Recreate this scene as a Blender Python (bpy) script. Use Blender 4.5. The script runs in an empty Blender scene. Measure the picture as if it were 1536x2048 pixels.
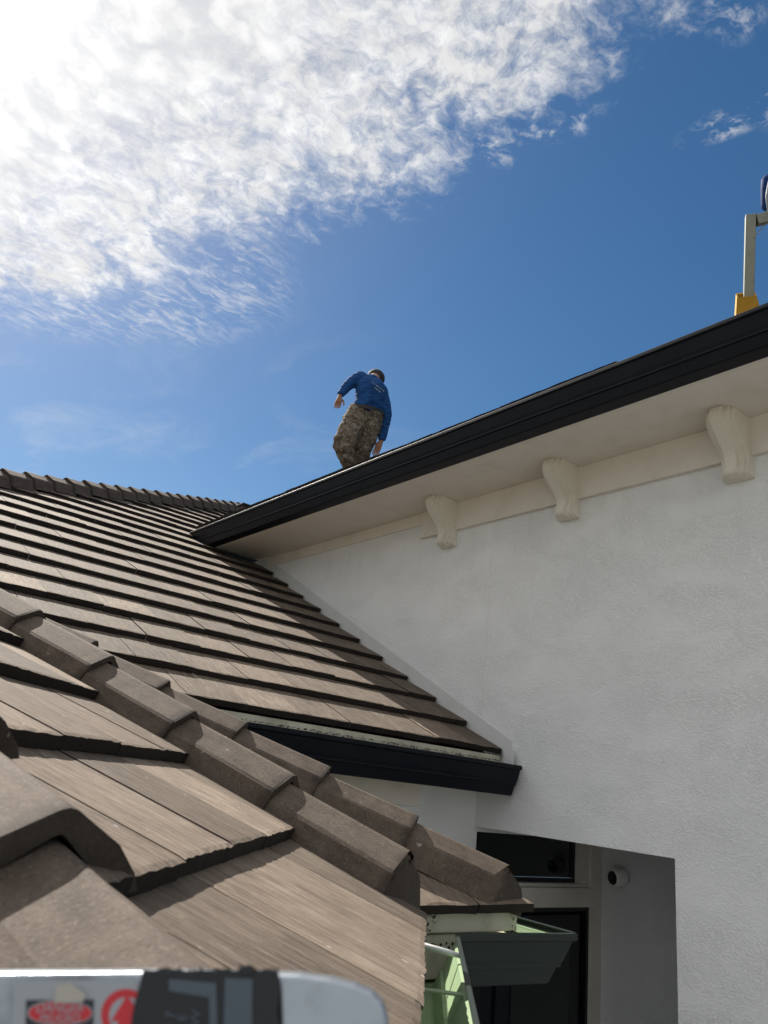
import bpy, bmesh, math, random
from mathutils import Vector, Matrix, noise as mnoise
random.seed(7)
rad = math.radians
SC = bpy.context.scene
COL = SC.collection

# ------------------------------------------------------------------ camera
YAW, PIT, ROL, FPX = 0.657071, 0.348605, 0.118194, 1482.86
_f = Vector((math.sin(YAW)*math.cos(PIT), math.cos(YAW)*math.cos(PIT), math.sin(PIT)))
_r0 = Vector((math.cos(YAW), -math.sin(YAW), 0))
_u0 = _r0.cross(_f)
CR = math.cos(ROL)*_r0 + math.sin(ROL)*_u0
CU = -math.sin(ROL)*_r0 + math.cos(ROL)*_u0
CF = _f
cam_d = bpy.data.cameras.new('camera'); cam = bpy.data.objects.new('camera', cam_d); COL.objects.link(cam)
cam.matrix_world = Matrix(((CR.x, CU.x, -CF.x, 0), (CR.y, CU.y, -CF.y, 0), (CR.z, CU.z, -CF.z, 0), (0, 0, 0, 1)))
cam_d.sensor_fit = 'VERTICAL'; cam_d.sensor_height = 9.8; cam_d.sensor_width = 7.35
cam_d.lens = FPX/2048*9.8
cam_d.clip_start = 0.02; cam_d.clip_end = 3000
cam_d.dof.use_dof = True; cam_d.dof.focus_distance = 4.2; cam_d.dof.aperture_fstop = 1.9
SC.camera = cam

# ------------------------------------------------------------------ light
SUN_EL, SUN_AZ = rad(45), rad(-4.0)
SUNV = Vector((math.sin(SUN_AZ)*math.cos(SUN_EL), math.cos(SUN_AZ)*math.cos(SUN_EL), math.sin(SUN_EL)))
sun_d = bpy.data.lights.new('sun', 'SUN'); sun_d.energy = 5.0; sun_d.angle = rad(0.53); sun_d.color = (1.0, 0.93, 0.83)
sun = bpy.data.objects.new('sun', sun_d); COL.objects.link(sun)
sun.rotation_euler = SUNV.to_track_quat('Z', 'Y').to_euler(); sun.location = SUNV*60

SKY_STRENGTH = 0.054
CLOUD_STRENGTH = 0.95
W = bpy.data.worlds.new('World'); SC.world = W; W.use_nodes = True
NT = W.node_tree; NT.nodes.clear()

class G:
    """tiny node-graph helper"""
    def __init__(s, nt): s.nt = nt
    def n(s, t, **kw):
        nd = s.nt.nodes.new(t)
        for k, v in kw.items(): setattr(nd, k, v)
        return nd
    def put(s, nd, i, v):
        if v is None: return
        if hasattr(v, 'is_linked'): s.nt.links.new(v, nd.inputs[i])
        else: nd.inputs[i].default_value = v
    def m(s, op, a, b=None, c=None, clamp=False):
        nd = s.n('ShaderNodeMath', operation=op, use_clamp=clamp)
        s.put(nd, 0, a); s.put(nd, 1, b); s.put(nd, 2, c)
        return nd.outputs[0]
    def v(s, op, a, b=None):
        nd = s.n('ShaderNodeVectorMath', operation=op)
        s.put(nd, 0, a)
        if b is not None: s.put(nd, 3 if op == 'SCALE' else 1, b)
        return nd.outputs['Value'] if op in ('DOT_PRODUCT', 'LENGTH') else nd.outputs[0]
    def noise(s, vec, scale, detail=4, rough=.55, dist=0., dim='3D', lac=2.0):
        nd = s.n('ShaderNodeTexNoise', noise_dimensions=dim)
        s.put(nd, 'Vector', vec); s.put(nd, 'Scale', scale); s.put(nd, 'Detail', detail); s.put(nd, 'Roughness', rough); s.put(nd, 'Distortion', dist); s.put(nd, 'Lacunarity', lac)
        return nd.outputs['Fac']
    def ss(s, x, a, b, lo=0., hi=1.):
        nd = s.n('ShaderNodeMapRange', interpolation_type='SMOOTHSTEP')
        s.put(nd, 0, x); s.put(nd, 1, a); s.put(nd, 2, b); s.put(nd, 3, lo); s.put(nd, 4, hi)
        return nd.outputs[0]
    def mixc(s, f, a, b, mode='MIX'):
        nd = s.n('ShaderNodeMix', data_type='RGBA', blend_type=mode)
        s.put(nd, 0, f)
        for i, c in ((6, a), (7, b)):
            if isinstance(c, tuple): c = (*c, 1) if len(c) == 3 else c
            s.put(nd, i, c)
        return nd.outputs[2]
    def ramp(s, x, stops):
        nd = s.n('ShaderNodeValToRGB'); el = nd.color_ramp.elements
        while len(el) < len(stops): el.new(0.5)
        for e, (p, c) in zip(el, stops):
            e.position = p; e.color = (*c, 1) if isinstance(c, tuple) else (c, c, c, 1)
        s.put(nd, 0, x); return nd.outputs[0]
    def xyz(s, v):
        nd = s.n('ShaderNodeSeparateXYZ'); s.put(nd, 0, v); return nd.outputs
    def comb(s, x, y, z=0.):
        nd = s.n('ShaderNodeCombineXYZ'); s.put(nd, 0, x); s.put(nd, 1, y); s.put(nd, 2, z); return nd.outputs[0]
    def scale3(s, v, t):
        nd = s.n('ShaderNodeVectorMath', operation='MULTIPLY'); s.put(nd, 0, v); nd.inputs[1].default_value = t; return nd.outputs[0]
    def bump(s, h, strength, dist, normal=None):
        nd = s.n('ShaderNodeBump'); s.put(nd, 'Height', h); nd.inputs['Strength'].default_value = strength; nd.inputs['Distance'].default_value = dist
        if normal is not None: s.put(nd, 'Normal', normal)
        return nd.outputs[0]

def build_world():
    g = G(NT)
    sky = g.n('ShaderNodeTexSky', sky_type='NISHITA', sun_disc=False)
    sky.sun_elevation = SUN_EL; sky.sun_rotation = SUN_AZ
    sky.altitude = 0; sky.air_density = 1.0; sky.dust_density = 0.38; sky.ozone_density = 1.4
    tc = g.n('ShaderNodeTexCoord')
    d = g.v('NORMALIZE', tc.outputs['Generated'])
    X, Y, Z = g.xyz(d)
    zz = g.m('MAXIMUM', Z, 0.05)
    px = g.m('DIVIDE', X, zz); py = g.m('DIVIDE', Y, zz)
    P = g.comb(px, py, 0.0)
    # drifting warp so that edges look torn
    wn = g.n('ShaderNodeTexNoise'); g.put(wn, 'Vector', P); wn.inputs['Scale'].default_value = 6.0; wn.inputs['Detail'].default_value = 5
    warp = g.v('SCALE', g.v('SUBTRACT', wn.outputs['Color'], (0.5, 0.5, 0.5)), 0.10)
    Pw = g.v('ADD', P, warp)
    wn2 = g.n('ShaderNodeTexNoise'); g.put(wn2, 'Vector', P); wn2.inputs['Scale'].default_value = 24.0; wn2.inputs['Detail'].default_value = 4
    Pw2 = g.v('ADD', Pw, g.v('SCALE', g.v('SUBTRACT', wn2.outputs['Color'], (0.5, 0.5, 0.5)), 0.022))
    big = g.noise(P, 3.2, 3, .5)
    mid = g.noise(Pw2, 9.0, 10, .66, .1)
    gran = g.noise(Pw2, 34.0, 9, .70, .1)
    vo = g.n('ShaderNodeTexVoronoi', feature='SMOOTH_F1'); g.put(vo, 'Vector', g.v('ADD', Pw2, g.v('SCALE', g.v('SUBTRACT', wn2.outputs['Color'], (0.5, 0.5, 0.5)), 0.05))); vo.inputs['Scale'].default_value = 19.0; vo.inputs['Smoothness'].default_value = .35
    puff = vo.outputs['Distance']
    fib = g.noise(g.scale3(Pw2, (22, 58, 1)), 1.0, 6, .62, .5)
    # outer edge of the cloud deck, in the plane of the cloud layer
    fc = g.n('ShaderNodeFloatCurve')
    cu = fc.mapping.curves[0]
    pts = [(0.0, .66), (.15, .635), (.275, .63), (.34, .585), (.41, .61), (.5, .53), (.62, .44), (.725, .40), (.85, .35), (1.0, .29)]
    cu.points[0].location = pts[0]; cu.points[1].location = pts[-1]
    for q in pts[1:-1]: cu.points.new(*q)
    fc.mapping.update()
    g.put(fc, 'Value', g.m('DIVIDE', py, 2.0, clamp=True))
    e = g.m('SUBTRACT', fc.outputs[0], px)
    e = g.m('SUBTRACT', e, g.m('MULTIPLY', g.m('MAXIMUM', g.m('SUBTRACT', py, 1.62), 0.0), 0.75))
    dd = g.m('ADD', g.m('MULTIPLY', e, 5.0), g.m('MULTIPLY', g.m('SUBTRACT', mid, .5), 2.3))
    dd = g.m('ADD', dd, g.m('MULTIPLY', g.m('SUBTRACT', gran, .5), .9))
    core = g.ss(dd, -0.40, .70)
    thick = g.ss(dd, 0, 1.9)
    holes = g.ss(g.m('ADD', g.m('MULTIPLY', gran, .55), g.m('MULTIPLY', mid, .45)), .32, .60, .40, 1.0)
    holes = g.m('MAXIMUM', holes, g.m('MULTIPLY', thick, g.ss(g.m('ADD', puff, g.m('MULTIPLY', g.m('SUBTRACT', gran, .5), .5)), .35, .75, .99, .86)))
    dens = g.m('MULTIPLY', core, holes)
    # torn fibres under the deck
    fe = g.m('SUBTRACT', g.m('ADD', e, .31), g.m('MULTIPLY', g.m('MAXIMUM', g.m('SUBTRACT', 1.30, py), 0.0), 1.2))
    fmask = g.m('MULTIPLY', g.ss(fe, -.02, .2), g.ss(py, 2.15, 1.75))
    fm = g.m('ADD', g.m('MULTIPLY', fib, .6), g.m('MULTIPLY', mid, .5))
    wisp = g.m('MULTIPLY', fmask, g.ss(fm, .47, .72))
    dens = g.m('MAXIMUM', dens, g.m('MULTIPLY', wisp, .55))
    # separate scraps
    scr = None
    for (cx, cy, rx, ry, rot, amp) in ((.655, .685, .055, .03, -.2, .9), (.69, .61, .03, .055, .5, .9), (.69, .545, .05, .022, .35, .7), (.875, .375, .03, .085, .22, 1.0), (.90, .30, .05, .06, .2, .5), (.66, .46, .03, .05, .3, .5), (.70, .30, .06, .04, .2, .6)):
        a = g.m('SUBTRACT', px, cx); b = g.m('SUBTRACT', py, cy)
        c, s_ = math.cos(rot), math.sin(rot)
        ax = g.m('DIVIDE', g.m('ADD', g.m('MULTIPLY', a, c), g.m('MULTIPLY', b, s_)), rx)
        by = g.m('DIVIDE', g.m('SUBTRACT', g.m('MULTIPLY', b, c), g.m('MULTIPLY', a, s_)), ry)
        r2 = g.m('ADD', g.m('MULTIPLY', ax, ax), g.m('MULTIPLY', by, by))
        v = g.m('MULTIPLY', g.ss(r2, 1.6, 0.0), amp)
        scr = v if scr is None else g.m('MAXIMUM', scr, v)
    sm = g.ss(g.m('ADD', g.m('MULTIPLY', gran, .6), g.m('MULTIPLY', mid, .4)), .46, .66)
    dens = g.m('MAXIMUM', dens, g.m('MULTIPLY', g.m('MULTIPLY', scr, sm), .9))
    # thin high veil, low in the sky
    cir = g.noise(g.scale3(Pw, (1.1, .55, 1)), 2.3, 6, .6, .8)
    veil = g.m('MULTIPLY', g.ss(cir, .50, .80), g.ss(py, 1.1, 1.9, 0.0, .22))
    dens = g.m('MAXIMUM', dens, veil)
    dens = g.m('MULTIPLY', dens, g.ss(Z, .03, .2))
    # clouds scatter forward: brighter towards the sun
    sv = g.n('ShaderNodeCombineXYZ')
    for i in range(3): sv.inputs[i].default_value = SUNV[i]
    cs = g.v('DOT_PRODUCT', d, sv.outputs[0])
    ang = g.m('ARCCOSINE', g.m('MINIMUM', cs, 0.99999))
    fwd = g.m('EXPONENT', g.m('MULTIPLY', ang, -3.2))
    fwd2 = g.m('EXPONENT', g.m('MULTIPLY', ang, -14.0))
    shade = g.m('MULTIPLY', g.ss(g.m('ADD', g.m('MULTIPLY', gran, .5), g.m('MULTIPLY', mid, .5)), .36, .62, .90, 1.04), g.ss(g.m('ADD', puff, g.m('MULTIPLY', g.m('SUBTRACT', gran, .5), .6)), .15, .80, 1.04, .87))
    cs_ = g.m('MULTIPLY', g.m('ADD', g.m('ADD', g.m('MULTIPLY', fwd, .15), .50), g.m('MULTIPLY', fwd2, .22)), shade)
    bg1 = g.n('ShaderNodeBackground'); hs = g.n('ShaderNodeHueSaturation'); hs.inputs['Saturation'].default_value = 1.30; hs.inputs['Hue'].default_value = .497; g.put(hs, 'Color', sky.outputs[0]); g.put(bg1, 0, hs.outputs[0]); bg1.inputs[1].default_value = SKY_STRENGTH
    bg2 = g.n('ShaderNodeBackground'); bg2.inputs[0].default_value = (1.0, 1.0, 1.0, 1); g.put(bg2, 1, g.m('MULTIPLY', cs_, CLOUD_STRENGTH))
    mx = g.n('ShaderNodeMixShader'); g.put(mx, 0, dens)
    NT.links.new(bg1.outputs[0], mx.inputs[1]); NT.links.new(bg2.outputs[0], mx.inputs[2])
    # aureole of the sun in thin haze
    bg3 = g.n('ShaderNodeBackground'); bg3.inputs[0].default_value = (1.0, .96, .88, 1); g.put(bg3, 1, g.m('MULTIPLY', fwd2, .06))
    ad = g.n('ShaderNodeAddShader'); NT.links.new(mx.outputs[0], ad.inputs[0]); NT.links.new(bg3.outputs[0], ad.inputs[1])
    out = g.n('ShaderNodeOutputWorld'); NT.links.new(ad.outputs[0], out.inputs[0])
build_world()

SC.view_settings.view_transform = 'Standard'; SC.view_settings.look = 'None'
SC.view_settings.gamma = 1; SC.view_settings.exposure = 0.82; SC.view_settings.use_curve_mapping = False

# ------------------------------------------------------------------ materials
def mat(name, base=(.5, .5, .5), rough=.7, metal=0., spec=.5, build=None):
    m = bpy.data.materials.new(name); m.use_nodes = True
    nt = m.node_tree; b = nt.nodes['Principled BSDF']
    b.inputs['Base Color'].default_value = (*base, 1); b.inputs['Roughness'].default_value = rough
    b.inputs['Metallic'].default_value = metal; b.inputs['Specular IOR Level'].default_value = spec
    if build: build(G(nt), b, nt)
    return m

def b_tile(g, b, nt):
    tc = g.n('ShaderNodeTexCoord'); oi = g.n('ShaderNodeObjectInfo'); r = oi.outputs['Random']
    off = g.comb(g.m('MULTIPLY', r, 37.), g.m('MULTIPLY', r, 91.), g.m('MULTIPLY', r, 13.))
    v = g.v('ADD', tc.outputs['Object'], off)
    streak = g.noise(g.scale3(v, (120, 5, 40)), 1, 5, .62, .6)
    fine = g.noise(g.scale3(v, (330, 14, 60)), 1, 4, .65)
    blotch = g.noise(v, 7, 5, .6)
    grit = g.noise(v, 420, 2, .6)
    c = g.ramp(g.m('ADD', g.m('MULTIPLY', streak, .65), g.m('MULTIPLY', blotch, .35)), [(.30, (.050, .037, .029)), (.45, (.112, .085, .064)), (.58, (.172, .135, .104)), (.75, (.275, .226, .180))])
    c = g.mixc(g.ss(fine, .52, .68, 0, .55), c, (.34, .295, .25))
    c = g.mixc(g.ss(fine, .48, .33, 0, .65), c, (.036, .027, .022))
    c = g.mixc(1.0, c, g.ramp(r, [(0, .76), (.55, 1.0), (.82, 1.22), (1, 1.5)]), 'MULTIPLY')
    c = g.mixc(g.ss(grit, .58, .75, 0, .45), c, (.30, .265, .23)); c = g.mixc(g.ss(grit, .42, .28, 0, .5), c, (.03, .024, .02))
    # chips and bird marks
    chip = g.ss(g.noise(g.scale3(v, (60, 22, 30)), 1, 1, .5), .785, .80)
    c = g.mixc(g.m('MULTIPLY', chip, .75), c, (.52, .52, .50))
    lich = g.ss(g.noise(v, 23, 3, .6), .70, .78, 0, .5)
    c = g.mixc(lich, c, (.30, .25, .15))
    g.put(b, 'Base Color', c)
    h = g.m('ADD', g.m('MULTIPLY', streak, .6), g.m('ADD', g.m('MULTIPLY', fine, .5), g.m('MULTIPLY', grit, .25)))
    g.put(b, 'Normal', g.bump(h, .8, .0055))
def b_cap(g, b, nt):
    tc = g.n('ShaderNodeTexCoord'); oi = g.n('ShaderNodeObjectInfo'); r = oi.outputs['Random']
    v = g.v('ADD', tc.outputs['Object'], g.comb(g.m('MULTIPLY', r, 37.), g.m('MULTIPLY', r, 91.), 0.))
    bl = g.noise(v, 14, 6, .65, .4); gr = g.noise(v, 170, 4, .75); st = g.noise(g.scale3(v, (40, 8, 40)), 1, 4, .6)
    c = g.ramp(g.m('ADD', g.m('MULTIPLY', bl, .6), g.m('MULTIPLY', st, .4)), [(.30, (.060, .045, .036)), (.5, (.102, .079, .063)), (.72, (.150, .120, .098))])
    c = g.mixc(g.ss(gr, .54, .70, 0, .6), c, (.24, .205, .172))
    c = g.mixc(g.ss(gr, .45, .30, 0, .65), c, (.030, .023, .019))
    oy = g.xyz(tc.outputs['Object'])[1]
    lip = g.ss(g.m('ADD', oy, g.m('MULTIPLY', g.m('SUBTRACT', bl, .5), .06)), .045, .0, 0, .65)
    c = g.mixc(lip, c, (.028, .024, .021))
    spot = g.ss(g.noise(v, 38, 1, .5), .76, .785, 0, .6)
    c = g.mixc(spot, c, (.40, .37, .33))
    g.put(b, 'Base Color', c)
    g.put(b, 'Normal', g.bump(g.m('ADD', gr, g.m('MULTIPLY', bl, .5)), .6, .0020))
def b_stucco(g, b, nt):
    tc = g.n('ShaderNodeTexCoord'); v = tc.outputs['Object']
    a = g.noise(g.scale3(v, (1, .62, 1)), 135, 4, .55, .25); f = g.noise(v, 300, 3, .6)
    kn = g.ss(a, .42, .62)
    tone = g.noise(v, 1.3, 4, .6)
    c = g.mixc(g.ss(tone, .3, .7), (.79, .805, .825), (.84, .852, .862))
    c = g.mixc(g.ss(g.noise(v, 4, 6, .65), .52, .72, 0, .10), c, (.70, .69, .66))
    # weather streaks and dirt below the frieze
    px = g.xyz(v)
    drip = g.noise(g.scale3(v, (9, 9, .8)), 1, 4, .6)
    top = g.ss(px[2], 1.25, 1.85)
    c = g.mixc(g.m('MULTIPLY', g.m('MULTIPLY', top, g.ss(drip, .45, .75)), .15), c, (.50, .44, .36))
    sp = g.ss(g.noise(v, 55, 2, .5), .765, .80)
    c = g.mixc(g.m('MULTIPLY', sp, g.m('ADD', g.m('MULTIPLY', top, .5), .06)), c, (.22, .17, .12))
    g.put(b, 'Base Color', c)
    trow = g.noise(g.scale3(v, (1, .5, 1)), 5, 5, .6, .5)
    kn2 = g.m('MULTIPLY', kn, g.ss(trow, .3, .65, .45, 1.15))
    g.put(b, 'Normal', g.bump(g.m('ADD', g.m('ADD', g.m('MULTIPLY', kn2, .8), g.m('MULTIPLY', f, .3)), g.m('MULTIPLY', trow, 1.6)), .75, .0042))
def b_paint(base, dirt, amt=.35):
    def f(g, b, nt):
        tc = g.n('ShaderNodeTexCoord'); v = tc.outputs['Object']
        n = g.noise(v, 5, 5, .65); f_ = g.noise(v, 70, 3, .6)
        c = g.mixc(g.ss(n, .45, .75, 0., amt), base, dirt)
        c = g.mixc(g.ss(f_, .66, .76, 0, amt*.8), c, tuple(x*.5 for x in dirt))
        g.put(b, 'Base Color', c); g.put(b, 'Normal', g.bump(f_, .15, .002))
    return f
def b_gutter(g, b, nt):
    tc = g.n('ShaderNodeTexCoord'); v = tc.outputs['Object']
    n = g.noise(v, 6, 5, .6); f_ = g.noise(v, 90, 3, .6)
    g.put(b, 'Base Color', g.mixc(g.ss(n, .4, .75, 0, .5), (.005, .007, .012), (.012, .014, .018)))
    g.put(b, 'Roughness', g.m('ADD', g.m('MULTIPLY', n, .22), .34))
    g.put(b, 'Normal', g.bump(g.m('ADD', n, g.m('MULTIPLY', f_, .05)), .10, .01))
def b_camo(g, b, nt):
    tc = g.n('ShaderNodeTexCoord'); v = tc.outputs['Object']
    n1 = g.noise(v, 14, 3, .6, .6); n2 = g.noise(g.v('ADD', v, (5., 3., 1.)), 22, 3, .6, .6); f_ = g.noise(v, 60, 3, .6)
    c = g.mixc(g.ss(n1, .47, .53), (.19, .16, .125), (.11, .088, .068))
    c = g.mixc(g.ss(n2, .55, .60), c, (.27, .25, .215))
    g.put(b, 'Base Color', c); g.put(b, 'Normal', g.bump(g.m('ADD', n1, g.m('MULTIPLY', f_, .3)), .8, .05))
def b_shirt(g, b, nt):
    tc = g.n('ShaderNodeTexCoord'); v = tc.outputs['Object']
    n = g.noise(g.scale3(v, (8, 8, 20)), 1, 3, .55, .8)
    g.put(b, 'Base Color', g.mixc(g.ss(n, .4, .7), (.010, .060, .20), (.016, .085, .27)))
    g.put(b, 'Normal', g.bump(n, .9, .06))
def b_alu(g, b, nt):
    tc = g.n('ShaderNodeTexCoord'); v = tc.outputs['Object']
    n = g.noise(g.scale3(v, (4, 90, 90)), 1, 4, .6); bl = g.noise(v, 12, 5, .6)
    g.put(b, 'Base Color', g.mixc(g.ss(bl, .45, .68, 0, .85), (.38, .42, .47), (.12, .13, .145)))
    g.put(b, 'Roughness', g.m('ADD', g.m('MULTIPLY', n, .25), .22)); g.put(b, 'Normal', g.bump(n, .12, .001))
def b_ground(g, b, nt):  # dark lawn and paving round the house
    tc = g.n('ShaderNodeTexCoord'); v = tc.outputs['Object']
    n = g.noise(v, .35, 6, .6); f_ = g.noise(v, 30, 4, .6)
    g.put(b, 'Base Color', g.mixc(g.ss(g.m('ADD', g.m('MULTIPLY', n, .7), g.m('MULTIPLY', f_, .3)), .35, .65), (.15, .148, .135), (.25, .243, .225)))
    g.put(b, 'Normal', g.bump(f_, .3, .004))

M_TILE = mat('weathered_tile', rough=.80, spec=.28, build=b_tile)
M_BUTT = mat('shaded_mouldy_tile_edge', (.022, .018, .016), .9, spec=.2)  # near-black: shade on butt and side faces painted in, plus some mould
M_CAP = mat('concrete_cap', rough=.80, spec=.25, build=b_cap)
M_STUC = mat('white_stucco', rough=.9, spec=.25, build=b_stucco)
M_CREAM = mat('cream_paint', rough=.6, spec=.35, build=b_paint((.74, .70, .64), (.50, .44, .36), .28))
M_TRIM = mat('trim_paint', rough=.6, spec=.35, build=b_paint((.72, .69, .61), (.50, .45, .36), .22))
M_BOARD = mat('eave_board_paint', rough=.65, spec=.3, build=b_paint((.60, .58, .48), (.16, .13, .09), .5))
M_GUT = mat('dark_gutter_metal', rough=.35, spec=.14, build=b_gutter)
M_GUTG = mat('grey_green_gutter_metal', (.022, .031, .029), .45, spec=.25)
M_GREEN = mat('green_primer', (.26, .36, .22), .45, build=b_paint((.26, .36, .21), (.17, .25, .15), .4))
M_DOOR = mat('dark_door', (.006, .008, .014), .35)
M_GLASS = mat('dark_glass', (.006, .012, .010), .06, spec=.7)
M_UNDER = mat('underlay', (.03, .027, .025), .9)
M_SHIRT = mat('blue_cloth', rough=.85, spec=.2, build=b_shirt)
M_CAMO = mat('camouflage_cloth', rough=.9, spec=.15, build=b_camo)
M_SKIN = mat('skin', (.30, .15, .095), .55)
M_HAIR = mat('dark_cap_cloth', (.012, .012, .015), .8)
M_BELT = mat('belt_leather', (.006, .007, .012), .5)
M_PRINT = mat('faded_print', (.45, .50, .58), .8)
M_ALU = mat('aluminium', rough=.3, metal=.9, build=b_alu)
M_OLD = mat('worn_aluminium', rough=.5, metal=.55, build=b_paint((.24, .25, .22), (.12, .12, .09), .7))
M_YEL = mat('yellow_rubber', (.52, .30, .03), .6, build=b_paint((.55, .31, .03), (.30, .16, .03), .5))
M_BOOT = mat('boot_leather', (.05, .035, .025), .7)
M_WHITEPL = mat('white_plastic', (.86, .86, .84), .4)
M_BLACKPL = mat('black_plastic', (.01, .01, .012), .25)
M_LABELW = mat('label_white', (.31, .335, .37), .5)
M_LABELR = mat('label_red', (.50, .02, .035), .5)
M_LABELK = mat('label_black', (.015, .02, .03), .5)
M_TAPE = mat('black_tape', (.006, .009, .014), .55)
M_TAPEG = mat('tape_grey', (.06, .085, .11), .5)
M_DIRT = mat('debris', (.025, .018, .012), .95)
M_MOSS = mat('moss', (.045, .06, .02), .95)
M_LIGHTMETAL = mat('galvanised', (.5, .52, .53), .45, metal=.3)
M_FLASH = mat('flashing_paint', rough=.7, build=b_paint((.60, .61, .61), (.45, .45, .44), .3))
M_BLUE = mat('blue_plastic', (.006, .030, .13), .75, spec=.2)
M_GROUND = mat('paving', rough=.9, build=b_ground)
M_WALL2 = M_STUC

# ------------------------------------------------------------------ helpers
def link(name, me, m, parent=None, smooth=False, mw=None):
    o = bpy.data.objects.new(name, me); COL.objects.link(o)
    if m is not None and not me.materials: me.materials.append(m)
    if smooth:
        for p in me.polygons: p.use_smooth = True
    if mw is not None: o.matrix_world = mw
    if parent is not None:
        o.parent = parent
        o.matrix_parent_inverse = INV[parent.name]
    INV[o.name] = (mw if mw is not None else Matrix.Identity(4)).inverted()
    return o
INV = {}
def mesh(verts, faces, name='mesh'):
    me = bpy.data.meshes.new(name); me.from_pydata([tuple(v) for v in verts], [], faces); me.update(); return me
def bm_mesh(bm, name='mesh', norm=True):
    if norm: bmesh.ops.recalc_face_normals(bm, faces=bm.faces[:])
    me = bpy.data.meshes.new(name); bm.to_mesh(me); bm.free(); return me
def thing(name, label, cat, loc, group=None, rot=None):
    o = bpy.data.objects.new(name, None); COL.objects.link(o); o.empty_display_size = .1
    mw = Matrix.Translation(loc) if rot is None else rot
    o.matrix_world = mw; INV[o.name] = mw.inverted()
    o['label'] = label; o['category'] = cat
    if group: o['group'] = group
    return o
def bm_box(bm, x0, x1, y0, y1, z0, z1, bev=0., M=None):
    vs = [bm.verts.new((x, y, z)) for x in (x0, x1) for y in (y0, y1) for z in (z0, z1)]
    fs = [bm.faces.new([vs[i] for i in q]) for q in ((0, 1, 3, 2), (4, 6, 7, 5), (0, 4, 5, 1), (2, 3, 7, 6), (0, 2, 6, 4), (1, 5, 7, 3))]
    if bev > 0:
        ed = list({e for f in fs for e in f.edges})
        r = bmesh.ops.bevel(bm, geom=ed, offset=bev, segments=2, affect='EDGES', profile=.5)
        vs = list({v for f in r['faces'] for v in f.verts} | {v for v in vs if v.is_valid})
    if M is not None: bmesh.ops.transform(bm, matrix=M, verts=[v for v in vs if v.is_valid])
    return vs
def box(name, x0, x1, y0, y1, z0, z1, m, parent=None, bev=0.):
    bm = bmesh.new(); bm_box(bm, x0, x1, y0, y1, z0, z1, bev); return link(name, bm_mesh(bm), m, parent)
def bm_tube(bm, pts, r, n=8, cap=True):
    rings = []
    pts = [Vector(q) for q in pts]
    for i, q in enumerate(pts):
        t = (pts[min(i+1, len(pts)-1)] - pts[max(i-1, 0)]).normalized()
        a = t.orthogonal().normalized() if i == 0 else (rings_a - t*rings_a.dot(t)).normalized()
        rings_a = a; b = t.cross(a)
        rr = r[i] if isinstance(r, (list, tuple)) else r
        rings.append([bm.verts.new(q + (a*math.cos(k*2*math.pi/n) + b*math.sin(k*2*math.pi/n))*rr) for k in range(n)])
    for A, B in zip(rings, rings[1:]):
        for k in range(n): bm.faces.new((A[k], A[(k+1) % n], B[(k+1) % n], B[k]))
    if cap: bm.faces.new(rings[0][::-1]); bm.faces.new(rings[-1])
def tube(name, pts, r, m, parent=None, n=10):
    bm = bmesh.new(); bm_tube(bm, pts, r, n); return link(name, bm_mesh(bm), m, parent, True)
def px(x, y, d):
    """point of the place seen d metres ahead (used for the figure and small fittings)"""
    return CR*((x-768)/FPX*d) - CU*((y-1024)/FPX*d) + CF*d

# ------------------------------------------------------------------ key measures (metres, origin at eye height on the ladder)
PH = 0.463085                                # main roof pitch
EX = 0.345                                   # course exposure
XW, Y0, Z0 = 3.56, 3.1444, 0.2716            # stucco wall plane, lowest course of main roof
GZ = -3.0                                    # ground
WALLN = 3.36                                 # wall under the main roof eave

ground = box('ground', -60, 60, -60, 60, GZ-.3, GZ, M_GROUND); ground['kind'] = 'structure'
house = thing('house', 'white stucco house with brown flat tile roofs and black gutters', 'house', (XW, Y0, GZ))

# ---- walls (butt jointed slabs)
def wall_quad(name, pts, thick, nrm, m):
    """extruded polygon pts (world) by thick along -nrm"""
    bm = bmesh.new(); a = [bm.verts.new(q) for q in pts]; n = Vector(nrm)
    b = [bm.verts.new(Vector(q) - n*thick) for q in pts]
    bm.faces.new(a); bm.faces.new(b[::-1])
    for i in range(len(a)): bm.faces.new((a[i], b[i], b[(i+1) % len(a)], a[(i+1) % len(a)]))
    return link(name, bm_mesh(bm), m, house)
SOF = 2.0
OPZ, OPY = -0.18, 2.057
wall_quad('wall', [(XW, -2.2, GZ), (XW, OPY, GZ), (XW, OPY, OPZ), (XW, WALLN, OPZ), (XW, WALLN, SOF), (XW, -2.2, SOF)], .2, (-1, 0, 0), M_STUC)
wall_quad('wall', [(XW, WALLN+.001, OPZ), (XW, 9.4, OPZ), (XW, 9.4, SOF), (XW, WALLN+.001, SOF)], .2, (-1, 0, 0), M_STUC)
XE = 4.865
# porch: north wall with the door, east wall, ceiling, south wall
wall_quad('porch_wall', [(XE, WALLN, GZ), (XE, OPY-.3, GZ), (XE, OPY-.3, OPZ-.004), (XE, WALLN, OPZ-.004)], .15, (-1, 0, 0), M_STUC)
box('porch_ceiling', XW+.2, XE, OPY-.3, WALLN, OPZ, OPZ+.08, M_STUC, house)
box('porch_wall', XW+.2, XE, OPY-.4, OPY-.3, GZ, OPZ-.004, M_STUC, house)
DX0, DX1, DZ1 = 3.02, 4.765, -.626
TX0, TX1, TZ0, TZ1 = 3.585, 4.70, -.512, OPZ-.03
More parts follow.
